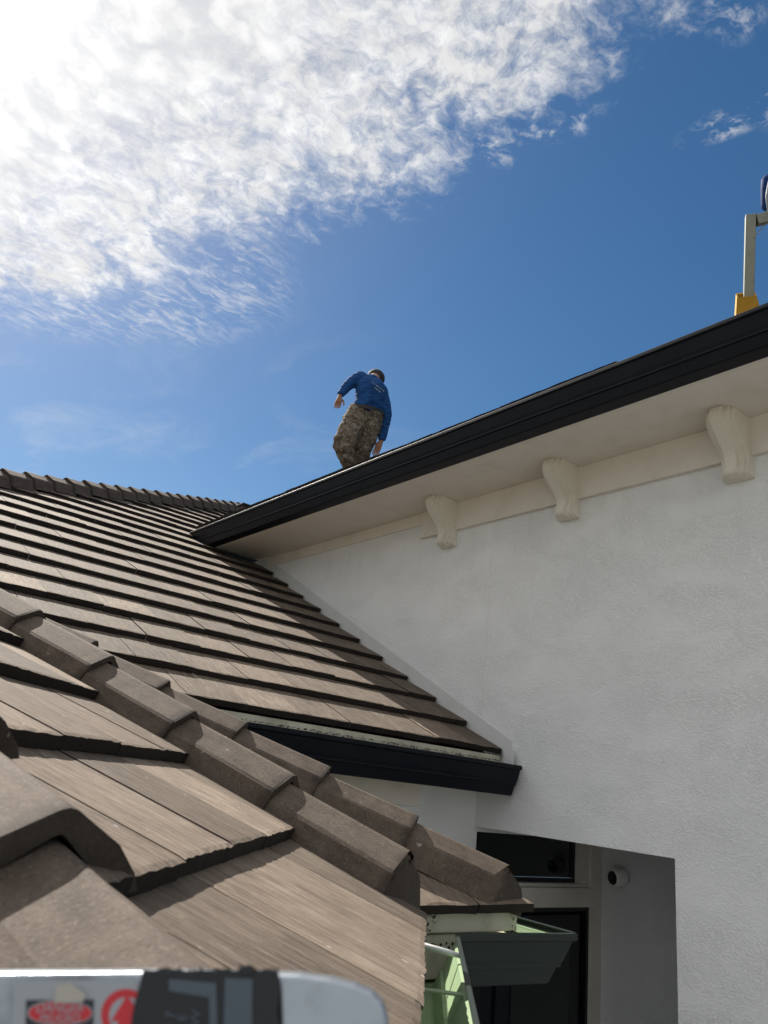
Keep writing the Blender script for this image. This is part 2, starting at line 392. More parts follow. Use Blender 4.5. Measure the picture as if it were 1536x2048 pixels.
# north wall in pieces round the door and the transom window
Yb = WALLN + .14
box('porch_wall', 1.75, DX0, WALLN, Yb, GZ, .12, M_STUC, house)
box('porch_wall', DX0, TX0, WALLN, Yb, DZ1, .12, M_STUC, house)
box('lintel', TX0, XE, WALLN, Yb, DZ1, TZ0, M_CREAM, house)
box('porch_wall', TX0, XE, WALLN, Yb, TZ1, .12, M_STUC, house)
box('door_jamb', DX1, XE, WALLN, Yb, GZ, DZ1, M_CREAM, house)
box('door_jamb', TX1+.045, XE, WALLN, Yb, TZ0, TZ1, M_CREAM, house)
# transom window
fr = None
bm = bmesh.new()
bm_box(bm, TX0, TX1+.043, WALLN+.02, WALLN+.10, TZ0+.002, TZ0+.022)
bm_box(bm, TX1-.045, TX1+.043, WALLN+.022, WALLN+.10, TZ0+.024, TZ1)
win = link('transom_window', bm_mesh(bm), M_CREAM, house)
bm = bmesh.new()
bm_box(bm, TX0, TX1-.047, WALLN+.07, WALLN+.10, TZ0+.024, TZ0+.05); bm_box(bm, TX1-.075, TX1-.047, WALLN+.07, WALLN+.10, TZ0+.052, TZ1)
link('sash', bm_mesh(bm), M_DOOR, win)
box('pane', TX0, TX1-.077, WALLN+.085, WALLN+.09, TZ0+.052, TZ1, M_GLASS, win)
# double door
door = box('door', DX0+.002, DX1-.03, WALLN+.09, WALLN+.12, GZ, DZ1-.03, M_DOOR, house)
for a, b_ in ((DX0+.05, 3.86), (3.90, DX1-.06)):
    box('door_leaf', a, b_, WALLN+.055, WALLN+.088, GZ+.02, DZ1-.05, M_DOOR, door, .006)
    box('door_panel', a+.12, b_-.12, WALLN+.047, WALLN+.054, -2.0, DZ1-.2, M_GLASS, door)
bm = bmesh.new(); bm_box(bm, DX1-.028, DX1-.002, WALLN+.03, WALLN+.12, GZ, DZ1-.002); bm_box(bm, DX0, DX1-.03, WALLN+.03, WALLN+.12, DZ1-.028, DZ1-.002)
link('door_frame', bm_mesh(bm), M_DOOR, door)
tube('handle', [(3.80, WALLN+.03, -2.0), (3.80, WALLN+.0, -1.96), (3.80, WALLN+.0, -1.6), (3.80, WALLN+.03, -1.56)], .012, M_LIGHTMETAL, door)
# smooth board in the corner under the low gutter
box('trim_board', 1.75, 3.075, WALLN-.022, WALLN-.002, -.10, .10, M_CREAM, house)
box('eave_soffit', 1.2, XW, 3.19, WALLN, .10, .118, M_CREAM, house)
# walls of the wing below the chamfered roof
wall_quad('wing_wall', [(1.70, 2.5, GZ), (1.70, WALLN, GZ), (1.70, WALLN, .1), (1.70, 2.5, -.3)], .15, (1, 0, 0), M_STUC)
wall_quad('wing_wall', [(.35, .95, GZ), (1.70, 2.3, GZ), (1.70, 2.3, -.36), (.35, .95, -.36)], .15, (.7071, -.7071, 0), M_STUC)

# ---- upper eave: soffit, frieze, corbels, fascia, gutter
YN = 6.62
box('soffit', 3.07, XW, -2.2, YN, SOF, SOF+.02, M_CREAM, house)
box('fascia', 3.05, 3.07, -2.2, 6.95, SOF+.002, SOF+.17, M_CREAM, house)
bm = bmesh.new(); bm_box(bm, XW-.022, XW-.001, -2.2, 4.09, 1.795, SOF-.001)
bm_box(bm, XW-.030, XW-.0005, -2.2, 4.092, 1.782, 1.794)
link('frieze_board', bm_mesh(bm), M_CREAM, house)
box('wall_mould', XW-.012, XW-.001, 4.094, 6.4, 1.90, SOF-.002, M_CREAM, house)

def corbel_profile(k=0.):
    # (distance out from the wall, height) from the soffit down an S curve
    K = [(0, .200), (.10, .214), (.22, .206), (.36, .168), (.50, .116), (.62, .080), (.74, .066), (.85, .074), (.93, .076), (.975, .062), (1.0, .034)]
    pts = []
    for i in range(29):
        t = i/28
        for a in range(len(K)-1):
            if t <= K[a+1][0]: break
        p0, p1, p2, p3 = K[max(a-1, 0)], K[a], K[a+1], K[min(a+2, len(K)-1)]
        u = (t-p1[0])/(p2[0]-p1[0])
        o = .5*((2*p1[1]) + (-p0[1]+p2[1])*u + (2*p0[1]-5*p1[1]+4*p2[1]-p3[1])*u*u + (-p0[1]+3*p1[1]-3*p2[1]+p3[1])*u**3)
        pts.append((o + k, -.330*t - (.006 if k else 0)*t))
    return pts
def corbel_bm(y0, y1, k, topz=SOF-.001):
    bm = bmesh.new(); pr = corbel_profile(k)
    A = [bm.verts.new((XW-.001-o, y0, topz+z)) for o, z in pr]; B = [bm.verts.new((XW-.001-o, y1, topz+z)) for o, z in pr]
    n = len(pr)
    A0 = [bm.verts.new((XW-.001, y0, topz+z)) for o, z in pr]; B0 = [bm.verts.new((XW-.001, y1, topz+z)) for o, z in pr]
    for i in range(n-1):
        bm.faces.new((A[i], A[i+1], B[i+1], B[i])); bm.faces.new((A[i], A0[i], A0[i+1], A[i+1])); bm.faces.new((B[i], B[i+1], B0[i+1], B0[i]))
    bm.faces.new((A[0], B[0], B0[0], A0[0])); bm.faces.new((A[-1], A0[-1], B0[-1], B[-1]))
    return bm
for yc in (3.785, 2.715, 1.645, .575, -.495):
    c = link('corbel', bm_mesh(corbel_bm(yc-.056, yc+.056, .004)), M_TRIM, house)
    link('corbel_side', bm_mesh(corbel_bm(yc-.072, yc+.072, -.016, SOF-.002)), M_TRIM, c)
    link('corbel_rib', bm_mesh(corbel_bm(yc-.030, yc+.030, .032, SOF-.004)), M_TRIM, c)

GP = [(0, .165), (0, 0), (.084, 0), (.091, .004), (.110, .056), (.120, .059), (.1205, .069), (.128, .085), (.1455, .137), (.147, .143), (.158, .147), (.160, .151), (.160, .166), (.157, .170), (.146, .170), (.145, .166)]
def gutter(name, A, B, out, parent, prof=GP, mout=M_GUT, min_=None, endA=True, endB=True, mitA=0., mitB=0., back=True):
    """K-style gutter swept from A to B (points at its back bottom edge); outer and inner sheet"""
    A, B, out = Vector(A), Vector(B), Vector(out).normalized(); t = (B-A).normalized()
    me_v, me_f, mi = [], [], []
    def sheet(pr, mat_i):
        base = len(me_v); n = len(pr)
        L = (B-A).length; N = max(2, int(L/.5))
        for j in range(N+1):
            for o, z in pr:
                s0 = o*mitA; s1 = o*mitB
                q = A.lerp(B, j/N) + t*((-s0)*(1-j/N) + s1*(j/N)) + out*o + Vector((0, 0, z))
                q.z += .0025*mnoise.noise(Vector((j*1.7, o*3, 2.2)))
                me_v.append(q)
        for j in range(N):
            for i in range(n-1):
                a = base+j*n+i; me_f.append((a, a+1, a+n+1, a+n)); mi.append(mat_i)
        return base, n, N
    b0, n, N = sheet(prof, 0)
    inner = [(max(o-.004, .004) if i > 0 else .004, z+(.004 if i not in (0, 1, len(prof)-1) and z < .12 else (.004 if i == 1 else 0))) for i, (o, z) in enumerate(prof[:11])]
    sheet(inner, 1)
    for en, j in ((endA, 0), (endB, N)):
        if en:
            idx = [b0+j*n+i for i in range(13)]
            me_f.append(tuple(idx)); mi.append(0)
    me = mesh(me_v, me_f); me.materials.append(mout); me.materials.append(min_ or mout)
    for p, k in zip(me.polygons, mi): p.material_index = k
    return link(name, me, None, parent)
g_up = gutter('gutter', (3.048, -2.2, SOF), (3.048, 6.92, SOF), (-1, 0, 0), house)
# ---- low gutter under the main roof
gz_low = .015
g_low = gutter('gutter', (1.30, 3.145, gz_low), (3.53, 3.145, gz_low), (0, -1, 0), house)
bm = bmesh.new(); bm_box(bm, 3.525, 3.532, 3.05, 3.13, .17, .27); link('end_tab', bm_mesh(bm), M_FLASH, g_low)
box('fascia', 1.20, 3.545, 3.148, 3.19, .032, .155, M_BOARD, house)
box('sub_fascia', 1.20, 3.535, 3.165, 3.20, .157, .232, M_BOARD, house)

# ------------------------------------------------------------------ roofs
def frame(O, ex, ey):
    ex, ey = Vector(ex).normalized(), Vector(ey).normalized(); ez = ex.cross(ey)
    M = Matrix((ex, ey, ez)).transposed().to_4x4(); M.translation = Vector(O); return M
TH = .032
def tile_bm(w, L, E, seed, nseg=6, rag=.0035):
    rnd = random.Random(seed); bm = bmesh.new()
    f1, f2, b1, b2 = [], [], [], []
    drop = TH/E
    for i in range(nseg+1):
        u = w*i/nseg
        dv = rnd.uniform(-rag, rag); dw = rnd.uniform(-.0015, .0015)
        f1.append(bm.verts.new((u, dv+.004, dw-.001)))
        f2.append(bm.verts.new((u, rnd.uniform(-rag, rag)*.6, -TH+.002+rnd.uniform(-.002, .001))))
        b1.append(bm.verts.new((u, L, -drop*L))); b2.append(bm.verts.new((u, L, -drop*L-TH+.004)))
    c1 = [bm.verts.new((v.co.x, v.co.y+.012, -.012*drop+.0008)) for v in f1]
    for i in range(nseg):
        bm.faces.new((f1[i], f1[i+1], c1[i+1], c1[i])); bm.faces.new((c1[i], c1[i+1], b1[i+1], b1[i]))
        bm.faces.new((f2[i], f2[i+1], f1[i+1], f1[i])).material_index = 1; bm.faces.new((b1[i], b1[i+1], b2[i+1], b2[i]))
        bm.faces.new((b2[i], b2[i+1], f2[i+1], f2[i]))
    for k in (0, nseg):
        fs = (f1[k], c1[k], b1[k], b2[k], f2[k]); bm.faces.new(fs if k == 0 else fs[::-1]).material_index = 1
    return bm
TILE_CACHE = {}
def lay_tiles(parent, O, ex, ey, E, Wd, rows, uoff, clips, ulim, L=None, jit=.0036, nseg=6, rag=.0035, prune=None):
    """lay tiles row by row; clips are half planes (a, b, c): keep a*u+b*v >= c (u along the course, v up the slope)"""
    L = L or E*1.16; n = 0
    F = frame(O, ex, ey)
    for k in rows:
        v0 = k*E; off = uoff(k)
        j0 = math.floor((ulim[0]-off)/Wd); j1 = math.ceil((ulim[1]-off)/Wd)
        for j in range(j0, j1):
            u0 = off + j*Wd
            if u0 + Wd <= ulim[0] or u0 >= ulim[1]: continue
            cl = list(clips) + [(1, 0, ulim[0]), (-1, 0, -ulim[1])]
            cor = [(u0, v0), (u0+Wd, v0), (u0, v0+L), (u0+Wd, v0+L)]
            use, dead = [], False
            for a, b, c in cl:
                ins = [a*u+b*v >= c-1e-6 for u, v in cor]
                if not any(ins): dead = True; break
                if not all(ins): use.append((a, b, c))
            if dead: continue
            rj = random.Random(round(u0*1000)*131 + k*7919)
            du, dv, dw = rj.uniform(-jit, jit)*.5, rj.uniform(-jit, jit)*1.6, rj.uniform(-jit, jit)*.7
            rot = Matrix.Rotation(rj.uniform(-.004, .004), 4, 'Z') @ Matrix.Rotation(rj.uniform(-.005, .005), 4, 'Y')
            if prune and not prune(u0+Wd/2, v0+E/2): continue
            if not use:
                key = (round(E, 3), round(Wd, 3), rj.randrange(9), nseg)
                me = TILE_CACHE.get(key)
                if me is None:
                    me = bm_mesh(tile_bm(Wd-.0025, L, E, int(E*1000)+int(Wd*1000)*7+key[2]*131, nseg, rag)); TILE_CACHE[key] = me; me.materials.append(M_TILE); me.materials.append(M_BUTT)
            else:
                bm = tile_bm(Wd-.0025, L, E, rj.randrange(9999), nseg, rag)
                for a, b, c in use:
                    nrm = Vector((-a, -b, 0)); 
                    c2 = c - a*u0 - b*v0
                    co = Vector((a, b, 0))*(c2/(a*a+b*b))
                    g_ = bm.verts[:]+bm.edges[:]+bm.faces[:]
                    r = bmesh.ops.bisect_plane(bm, geom=g_, plane_co=co, plane_no=nrm, clear_outer=True)
                    ed = [e for e in r['geom_cut'] if isinstance(e, bmesh.types.BMEdge)]
                    if ed: bmesh.ops.holes_fill(bm, edges=ed, sides=0)
                if len(bm.faces) < 5: bm.free(); continue
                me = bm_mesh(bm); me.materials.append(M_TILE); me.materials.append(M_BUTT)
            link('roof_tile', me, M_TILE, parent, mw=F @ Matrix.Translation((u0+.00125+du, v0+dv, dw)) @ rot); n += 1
    return n
PROF_H = [(0, .136), (.010, .1325), (.075, .088), (.082, .079), (.100, -.01)]
PROF_W = [(0, .092), (.012, .0885), (.088, .048), (.128, .010), (.140, -.010)]     # wide starter caps near the eye
def cap_bm(L, tilt=.032, closed=False, seed=0, th=.020, prof=None):
    if prof is not None: tilt, th = .050, .030
    rnd = random.Random(seed); bm = bmesh.new(); prof = prof or PROF_H
    out = [(-x, z) for x, z in prof[:0:-1]] + prof
    inn = [(x*(1-th/.1), z-th*1.05 if z > 0 else z) for x, z in out]
    n = len(out); st = [0, .02, .5, 1]
    R1, R2 = [], []
    for t in st:
        k = 1 - .06*t
        dz = tilt*(1-t) - tilt*.5
        bev = .993 if t == 0 else 1.0
        R1.append([bm.verts.new((x*k*bev + rnd.uniform(-.001, .001), L*t + (rnd.uniform(-.003, .003) if t == 0 else 0), z*bev + dz + rnd.uniform(-.001, .001))) for x, z in out])
        R2.append([bm.verts.new((x*k, L*t, z+dz)) for x, z in inn])
    for a in range(len(st)-1):
        for i in range(n-1):
            bm.faces.new((R1[a][i], R1[a][i+1], R1[a+1][i+1], R1[a+1][i]))
            bm.faces.new((R2[a][i], R2[a+1][i], R2[a+1][i+1], R2[a][i+1]))
    for a in (0, len(st)-1):
        for i in range(n-1): bm.faces.new((R1[a][i], R2[a][i], R2[a][i+1], R1[a][i+1]))
    for i in (0, n-1):
        for a in range(len(st)-1): bm.faces.new((R1[a][i], R1[a+1][i], R2[a+1][i], R2[a][i]))
    return bm
CAPS = {}
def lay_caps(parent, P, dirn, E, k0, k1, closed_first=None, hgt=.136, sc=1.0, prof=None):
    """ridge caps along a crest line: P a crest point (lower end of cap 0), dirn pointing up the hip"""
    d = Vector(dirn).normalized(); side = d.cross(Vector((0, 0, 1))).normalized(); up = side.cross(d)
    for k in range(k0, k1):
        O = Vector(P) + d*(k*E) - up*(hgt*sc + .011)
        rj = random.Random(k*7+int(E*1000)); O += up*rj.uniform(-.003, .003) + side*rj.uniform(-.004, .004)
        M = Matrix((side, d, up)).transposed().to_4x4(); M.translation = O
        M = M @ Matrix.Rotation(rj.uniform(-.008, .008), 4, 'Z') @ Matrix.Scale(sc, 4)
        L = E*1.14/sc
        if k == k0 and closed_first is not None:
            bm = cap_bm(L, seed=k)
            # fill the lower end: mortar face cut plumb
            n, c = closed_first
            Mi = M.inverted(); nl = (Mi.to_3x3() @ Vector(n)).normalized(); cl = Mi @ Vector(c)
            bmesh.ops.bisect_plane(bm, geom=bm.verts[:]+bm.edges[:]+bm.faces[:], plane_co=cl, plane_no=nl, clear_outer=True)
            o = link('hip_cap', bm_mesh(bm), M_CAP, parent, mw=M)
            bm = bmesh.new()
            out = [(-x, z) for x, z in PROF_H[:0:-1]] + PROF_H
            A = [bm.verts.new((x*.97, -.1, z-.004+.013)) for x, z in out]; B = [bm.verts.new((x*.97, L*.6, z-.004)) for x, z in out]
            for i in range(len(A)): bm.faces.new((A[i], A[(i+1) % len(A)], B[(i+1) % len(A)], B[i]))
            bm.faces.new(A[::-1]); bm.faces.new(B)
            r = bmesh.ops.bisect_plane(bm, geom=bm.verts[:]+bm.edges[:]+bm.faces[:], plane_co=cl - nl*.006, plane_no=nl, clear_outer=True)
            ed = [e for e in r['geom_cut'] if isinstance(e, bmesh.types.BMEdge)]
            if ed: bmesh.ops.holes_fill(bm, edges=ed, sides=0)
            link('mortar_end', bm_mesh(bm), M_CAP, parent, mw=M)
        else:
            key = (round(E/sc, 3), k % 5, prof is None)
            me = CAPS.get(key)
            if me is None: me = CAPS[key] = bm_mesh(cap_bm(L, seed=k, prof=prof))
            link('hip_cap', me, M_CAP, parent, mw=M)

def deck(name, pts, m=M_UNDER, thick=.02):
    pts = [Vector(q) for q in pts]
    n = (pts[1]-pts[0]).cross(pts[2]-pts[0]).normalized()
    if n.z < 0: n = -n
    bm = bmesh.new(); a = [bm.verts.new(q - n*.085) for q in pts]; b = [bm.verts.new(q - n*(.085+thick)) for q in pts]
    bm.faces.new(a); bm.faces.new(b[::-1])
    for i in range(len(a)): bm.faces.new((a[i], b[i], b[(i+1) % len(a)], a[(i+1) % len(a)]))
    return link(name, bm_mesh(bm), m, house)

# main roof: plane rising to the north, courses along x
exM, eyM = Vector((1, 0, 0)), Vector((0, math.cos(PH), math.sin(PH)))
OM = Vector((0, Y0, Z0))
zM = lambda y: Z0 + (y-Y0)*math.tan(PH)
# western hip crest: through these plan points
H3a, H3d = Vector((1.00, 6.60)), Vector((1.117, 1.0)).normalized()
hx = lambda y: H3a.x + (y-H3a.y)*1.117
# eastern hip of the low part (B over C)
H2P = Vector((2.235, 1.91, -.227)); 
main_roof = deck('main_roof', [(hx(1.93), 1.95, zM(1.95)), (2.30, 1.95, zM(1.95)), (1.22, 3.18, zM(3.18)), (3.53, 3.18, zM(3.18)), (3.53, 6.6, zM(6.6)), (6.6, 10.3, zM(10.3)), (hx(10.3)-.2, 10.3, zM(10.3)), (hx(3.2), 3.2, zM(3.2))])
cosP = math.cos(PH)
vM = lambda y: (y-Y0)/cosP
# clip lines in (u, v): hip on the west, valley to the upper roof on the east
clipW = (1, -1.117*cosP, hx(Y0))                               # u >= hx(y)
def uoffM(k): return .24 if k % 2 == 0 else .09
TW = .305
nM = lay_tiles(main_roof, OM, exM, eyM, EX, TW, range(0, 11), uoffM, [clipW], (-.4, 3.535), prune=lambda u, v: u > .25 + v*.13)
nM += lay_tiles(main_roof, OM, exM, eyM, EX, TW, range(11, 23), uoffM, [clipW], (-.4, 6.2), prune=lambda u, v: u > .45 and u < Y0+v*cosP-4.02+.35)
# low part of the same plane, between the valley and hip 2: u <= line of hip 2
h2x = lambda y: 2.40 - (y-1.93)*.93
clipE = (-1, -.93*cosP, -(2.34 - (Y0-1.93)*.93))
nM += lay_tiles(main_roof, OM, exM, eyM, EX, TW, range(-4, 0), uoffM, [clipE], (.9, 2.45), prune=lambda u, v: u > 1.1 - v*.25)
# hip caps
d2 = (H2P - Vector((1.177, 3.01, .338)))
lay_caps(main_roof, H2P, -d2, .372, 0, 6, closed_first=(Vector((.10, -.99, 0)), H2P + Vector((0, 0.012, 0))), sc=.92)
lay_caps(main_roof, (1.018, 6.57, 2.10), (1.117, 1.0, .505), .300, -3, 19)
# C plane (east side of the low part) and the strip beyond the chamfer
zC = lambda x: -.36 + (2.40-x)*math.tan(PH)
deck('side_roof', [(2.34, 2.02, zC(2.34)-.01), (2.34, 3.3, zC(2.34)-.01), (1.25, 3.3, zC(1.25)-.01), (1.25, 3.16, zC(1.25)-.01)], M_CAP)

# chamfered corner roof (A)
AL, PA, CA = .759073, .403320, -.275751
eA = Vector((math.sin(AL), math.cos(AL), 0)); sA = Vector((math.cos(AL), -math.sin(AL), 0))
nA = math.sin(PA)*sA + Vector((0, 0, math.cos(PA)))
upA = nA.cross(eA).normalized()
if upA.z < 0: upA = -upA
EA, WA = .414, .304
zA0 = -.3065
# point of plane A at t (along eave) and height z
def ptA(t, z):
    s = (CA - z*math.cos(PA))/math.sin(PA); return eA*t + sA*s + Vector((0, 0, z))
OA = ptA(0, zA0)
R1a, R1b = Vector((1.493, 1.625, -.171)), Vector((.908, 2.694, .324))    # crest of the far hip
def uvA(p):
    q = p - OA; return q.dot(eA), q.dot(upA)
def half(p, q, keep):
    (u1, v1), (u2, v2) = uvA(p), uvA(q); a, b = v2-v1, -(u2-u1); c = a*u1+b*v1
    (uk, vk) = keep
    if a*uk+b*vk < c: a, b, c = -a, -b, -c
    return (a, b, c)
clipA1 = half(R1a, R1b, (1.5, .1))
dR0 = (-sA + eA*.67 + Vector((0, 0, math.tan(PA)))).normalized(); sR0 = dR0.cross(Vector((0, 0, 1))).normalized(); uR0 = sR0.cross(dR0)
def hitA(x, y):
    d = px(x, y, 1.0); return d*(CA/d.dot(nA))
R0C = hitA(275, 1750) - sR0*.128 + uR0*.076
clipA0 = half(R0C, R0C + dR0, (1.5, .1))
chamfer = deck('chamfer_roof', [ptA(.95, zA0+.02), ptA(2.2, zA0+.02), ptA(2.55, .6), ptA(1.3, .6)])
def uoffA(k): return (1.31, 1.236, 1.52, 1.40, 1.30, 1.5)[k % 6]
# the courses face +s: u axis along -eA so that the slab normal points up
nA_ = lay_tiles(chamfer, OA, eA, upA, EA, WA, range(0, 6), uoffA, [clipA1, clipA0], (-.5, 3.2), nseg=14, rag=.0022, jit=.0016)
d1 = R1b - R1a
lay_caps(chamfer, R1a, d1, .425, 0, 7, closed_first=(Vector((.30, -.95, 0)), R1a + Vector((0, 0.01, 0))))
lay_caps(chamfer, R0C + uR0*.011, dR0, .40, -3, 3, hgt=.092+.018, prof=PROF_W)
print('tiles', nM, nA_)

# ---- upper roof over the gutter
exU, eyU = Vector((0, -1, -.006)), Vector((math.cos(PH), 0, math.sin(PH)))
OU = Vector((2.960, 0, 2.222))
zU = lambda x: OU.z + (x-OU.x)*math.tan(PH)
up_roof = deck('upper_roof', [(3.06, -2.2, zU(3.06)), (3.06, 7.0, zU(3.06)), (7.0, 11.0, zU(7.0)), (7.0, -2.2, zU(7.0))])
lay_tiles(up_roof, OU, exU, eyU, EX, TW, range(0, 1), uoffM, [], (-6.95, -2.0))

box('roof_lath', 2.99, 3.05, -2.2, 6.6, SOF+.172, SOF+.19, M_UNDER, house)
# ---- flashing where the main roof meets the wall
me = mesh([(XW-.006, y, zM(y)+dz) for y in (3.10, 6.6) for dz in (-.05, .075)] + [(XW-.001, y, zM(y)+dz) for y in (3.10, 6.6) for dz in (-.05, .080)],
          [(0, 1, 3, 2), (1, 5, 7, 3), (0, 4, 5, 1), (2, 3, 7, 6)])
link('flashing', me, M_FLASH, house)

# ---- gutters of the wing, primed green inside and not yet pushed home
LZ = -.42; BZ = LZ-.17
tA = Vector((.683, .731, 0)).normalized(); oA = Vector((tA.y, -tA.x, 0))
tB = Vector((.527, -.061, 0)).normalized(); oB = Vector((tB.y, -tB.x, 0))
lipc = Vector((1.94, 1.863, 0)); lipd = Vector((2.467, 1.802, 0)); GW = .16
turn = math.tan(.5*math.acos(max(-1, min(1, tA.dot(tB)))))
bc = lipc + tA*(GW*turn) - oA*GW; bc.z = BZ
gA = gutter('gutter', bc - tA*2.3, bc, oA, house, min_=M_GREEN, mout=M_GUTG, endB=False, mitB=-turn)
GPB = [(0, .11)] + GP[1:]
bd = lipd - oB*GW - tB*(GW*.95); bd.z = BZ
gB = gutter('gutter', bc, bd, oB, house, prof=GPB, min_=M_GREEN, mout=M_GUTG, endA=False, endB=False, mitA=-turn, mitB=.95)
oC = Vector((1, 0, 0))
gC = gutter('gutter', (bd.x, bd.y, BZ), (bd.x, 3.35, BZ), oC, house, min_=M_GREEN, mout=M_GUTG, endA=False, mitA=1.0)
# hanger rod and inner strap in the near gutter
h0 = lipc - tA*.30
tube('hanger', [h0 - oA*.17 + Vector((0, 0, LZ+.012)), h0 - oA*.05 + Vector((0, 0, LZ-.002)), h0 - oA*.006 + Vector((0, 0, LZ-.008))], [.009, .008, .006], M_LIGHTMETAL, gA)
h1 = lipc - tA*.62
bm = bmesh.new(); q0 = h1 - oA*.155
for q in (q0 - tA*.02, q0 + tA*.02): pass
Mh = Matrix((tA, oA, Vector((0, 0, 1)))).transposed().to_4x4(); Mh.translation = q0 + Vector((0, 0, LZ-.03))
bm_box(bm, -.012, .012, 0, .14, -.002, .002, 0, Mh); link('hanger', bm_mesh(bm), M_GREEN, gA)
# eave boards
def board(name, a, b, z0, z1, th, m, parent=house):
    a, b = Vector(a), Vector(b); t = (b-a).normalized(); n = Vector((t.y, -t.x, 0))
    M = Matrix((t, -n, Vector((0, 0, 1)))).transposed().to_4x4(); M.translation = (a.x, a.y, 0)
    bm = bmesh.new(); bm_box(bm, 0, (b-a).length, 0, th, z0, z1, .002, M); return link(name, bm_mesh(bm), m, parent)
fB0, fB1 = bc + Vector((-.10, .002, 0)), Vector((2.30, 1.978, 0))
fa = board('fascia', (bc.x+.005, 1.985, 0), (2.31, 1.975, 0), -.575, -.447, .02, M_BOARD)
board('sub_fascia', (bc.x-.06, 1.968, 0), (2.325, 1.958, 0), -.437, -.378, .03, M_BOARD)
board('fascia', (2.31, 1.985, 0), (2.31, 3.3, 0), -.60, -.43, .02, M_BOARD)
pA0 = bc - tA*2.3; pA1 = bc - tA*.06
board('fascia', pA0 - oA*.004, pA1 - oA*.004, -.62, -.36, .02, M_BOARD)
rnd = random.Random(3)
bm = bmesh.new(); bm_box(bm, 2.045, 2.085, 1.955, 1.982, -.485, -.452, .002); bm_box(bm, 2.05, 2.08, 1.90, 1.955, -.487, -.483); link('gutter_clip', bm_mesh(bm), M_LIGHTMETAL, fa)
bm = bmesh.new()
for x, z in ((1.955, -.478), (1.975, -.476), (2.00, -.472), (2.012, -.485), (2.028, -.474), (2.105, -.472), (2.118, -.478), (2.145, -.472), (2.16, -.484)):
    r = rnd.uniform(.003, .007); yy = 1.984 - (x-1.9)*.024
    bmesh.ops.create_circle(bm, cap_ends=True, segments=8, radius=r, matrix=Matrix.Translation((x, yy-.0025, z)) @ Matrix.Rotation(math.pi/2, 4, 'X'))
h = link('screw_holes', bm_mesh(bm), M_DIRT, fa)
def crumbs(name, pts, parent, size, m, leafy=False, seed=1):
    r = random.Random(seed); bm = bmesh.new()
    for q in pts:
        k = size*r.uniform(.4, 1.3); q = Vector(q)
        if leafy:
            d = Vector((r.uniform(-1, 1), r.uniform(-1, 1), r.uniform(-.3, 1))).normalized(); s_ = d.orthogonal().normalized()*k*.35
            vs = [bm.verts.new(q), bm.verts.new(q+d*k*.6+s_), bm.verts.new(q+d*k*1.3), bm.verts.new(q+d*k*.6-s_)]
            bm.faces.new(vs)
        else:
            vs = [bm.verts.new(q + Vector((r.uniform(-1, 1), r.uniform(-1, 1), r.uniform(-.5, .9)))*k) for _ in range(4)]
            for f in ((0, 1, 2), (0, 2, 3), (0, 3, 1), (1, 3, 2)): bm.faces.new([vs[i] for i in f])
    o = link(name, bm_mesh(bm), m, parent); o['kind'] = 'stuff'; return o
r = random.Random(5)
crumbs('debris', [(1.35 + 2.17*r.random(), 3.146+r.uniform(-.002, .006), .202+r.gauss(0, .0025)) for _ in range(560)], house, .006, M_DIRT)
crumbs('moss', [(1.875+r.gauss(0, .014), 1.945+r.gauss(0, .01), -.405+r.gauss(0, .028)) for _ in range(34)], house, .014, M_MOSS, True)
crumbs('moss', [(2.315+r.gauss(0, .014), 1.965+r.gauss(0, .012), -.45+r.gauss(0, .022)) for _ in range(40)], house, .014, M_MOSS, True, 9)

# ---- roof vent near the far end of the upper eave
vp = Vector((3.36, 6.74, 0)); vz = zU(vp.x)
vent = None
bm = bmesh.new(); bm_box(bm, vp.x-.06, vp.x+.06, vp.y-.06, vp.y+.06, vz-.1, vz+.13, .006); vent = link('roof_vent', bm_mesh(bm), mat('vent_brown', (.035, .015, .014), .7), house)
bm = bmesh.new(); bm_box(bm, vp.x-.075, vp.x+.075, vp.y-.075, vp.y+.075, vz+.131, vz+.15, .004); link('vent_lid', bm_mesh(bm), M_BELT, vent)

# ------------------------------------------------------------------ security camera in the porch
cp = Vector((XE, 3.18, -.414))
scam = thing('security_camera', 'small round white security camera on the porch wall beside the dark door', 'camera', cp)
aim = Vector((-.96, .25, -.10)).normalized()
def lathe(prof, axis_o, axis_d, n=28):
    bm = bmesh.new(); d = Vector(axis_d).normalized(); a = d.orthogonal().normalized(); b = d.cross(a); rings = []
    for t, r in prof:
        rings.append([bm.verts.new(Vector(axis_o) + d*t + (a*math.cos(k*2*math.pi/n) + b*math.sin(k*2*math.pi/n))*max(r, 1e-4)) for k in range(n)])
    for A, B in zip(rings, rings[1:]):
        for k in range(n): bm.faces.new((A[k], A[(k+1) % n], B[(k+1) % n], B[k]))
    bm.faces.new(rings[0][::-1]); bm.faces.new(rings[-1]); return bm_mesh(bm)
link('mount', lathe([(0, .035), (.006, .036), (.012, .03), (.05, .02)], cp, (-1, 0, 0)), M_WHITEPL, scam, True)
hc = cp + Vector((-.055, 0, 0))
link('body', lathe([(-.055, .012), (-.05, .032), (-.035, .048), (0, .056), (.05, .056), (.062, .053), (.066, .046)], hc, aim), M_WHITEPL, scam, True)
link('lens_face', lathe([(.0665, .043), (.069, .042), (.069, .024), (.067, .022)], hc, aim), M_BLACKPL, scam, True)
link('lens', lathe([(.068, .019), (.073, .016), (.076, .009), (.077, .001)], hc, aim), M_GLASS, scam, True)

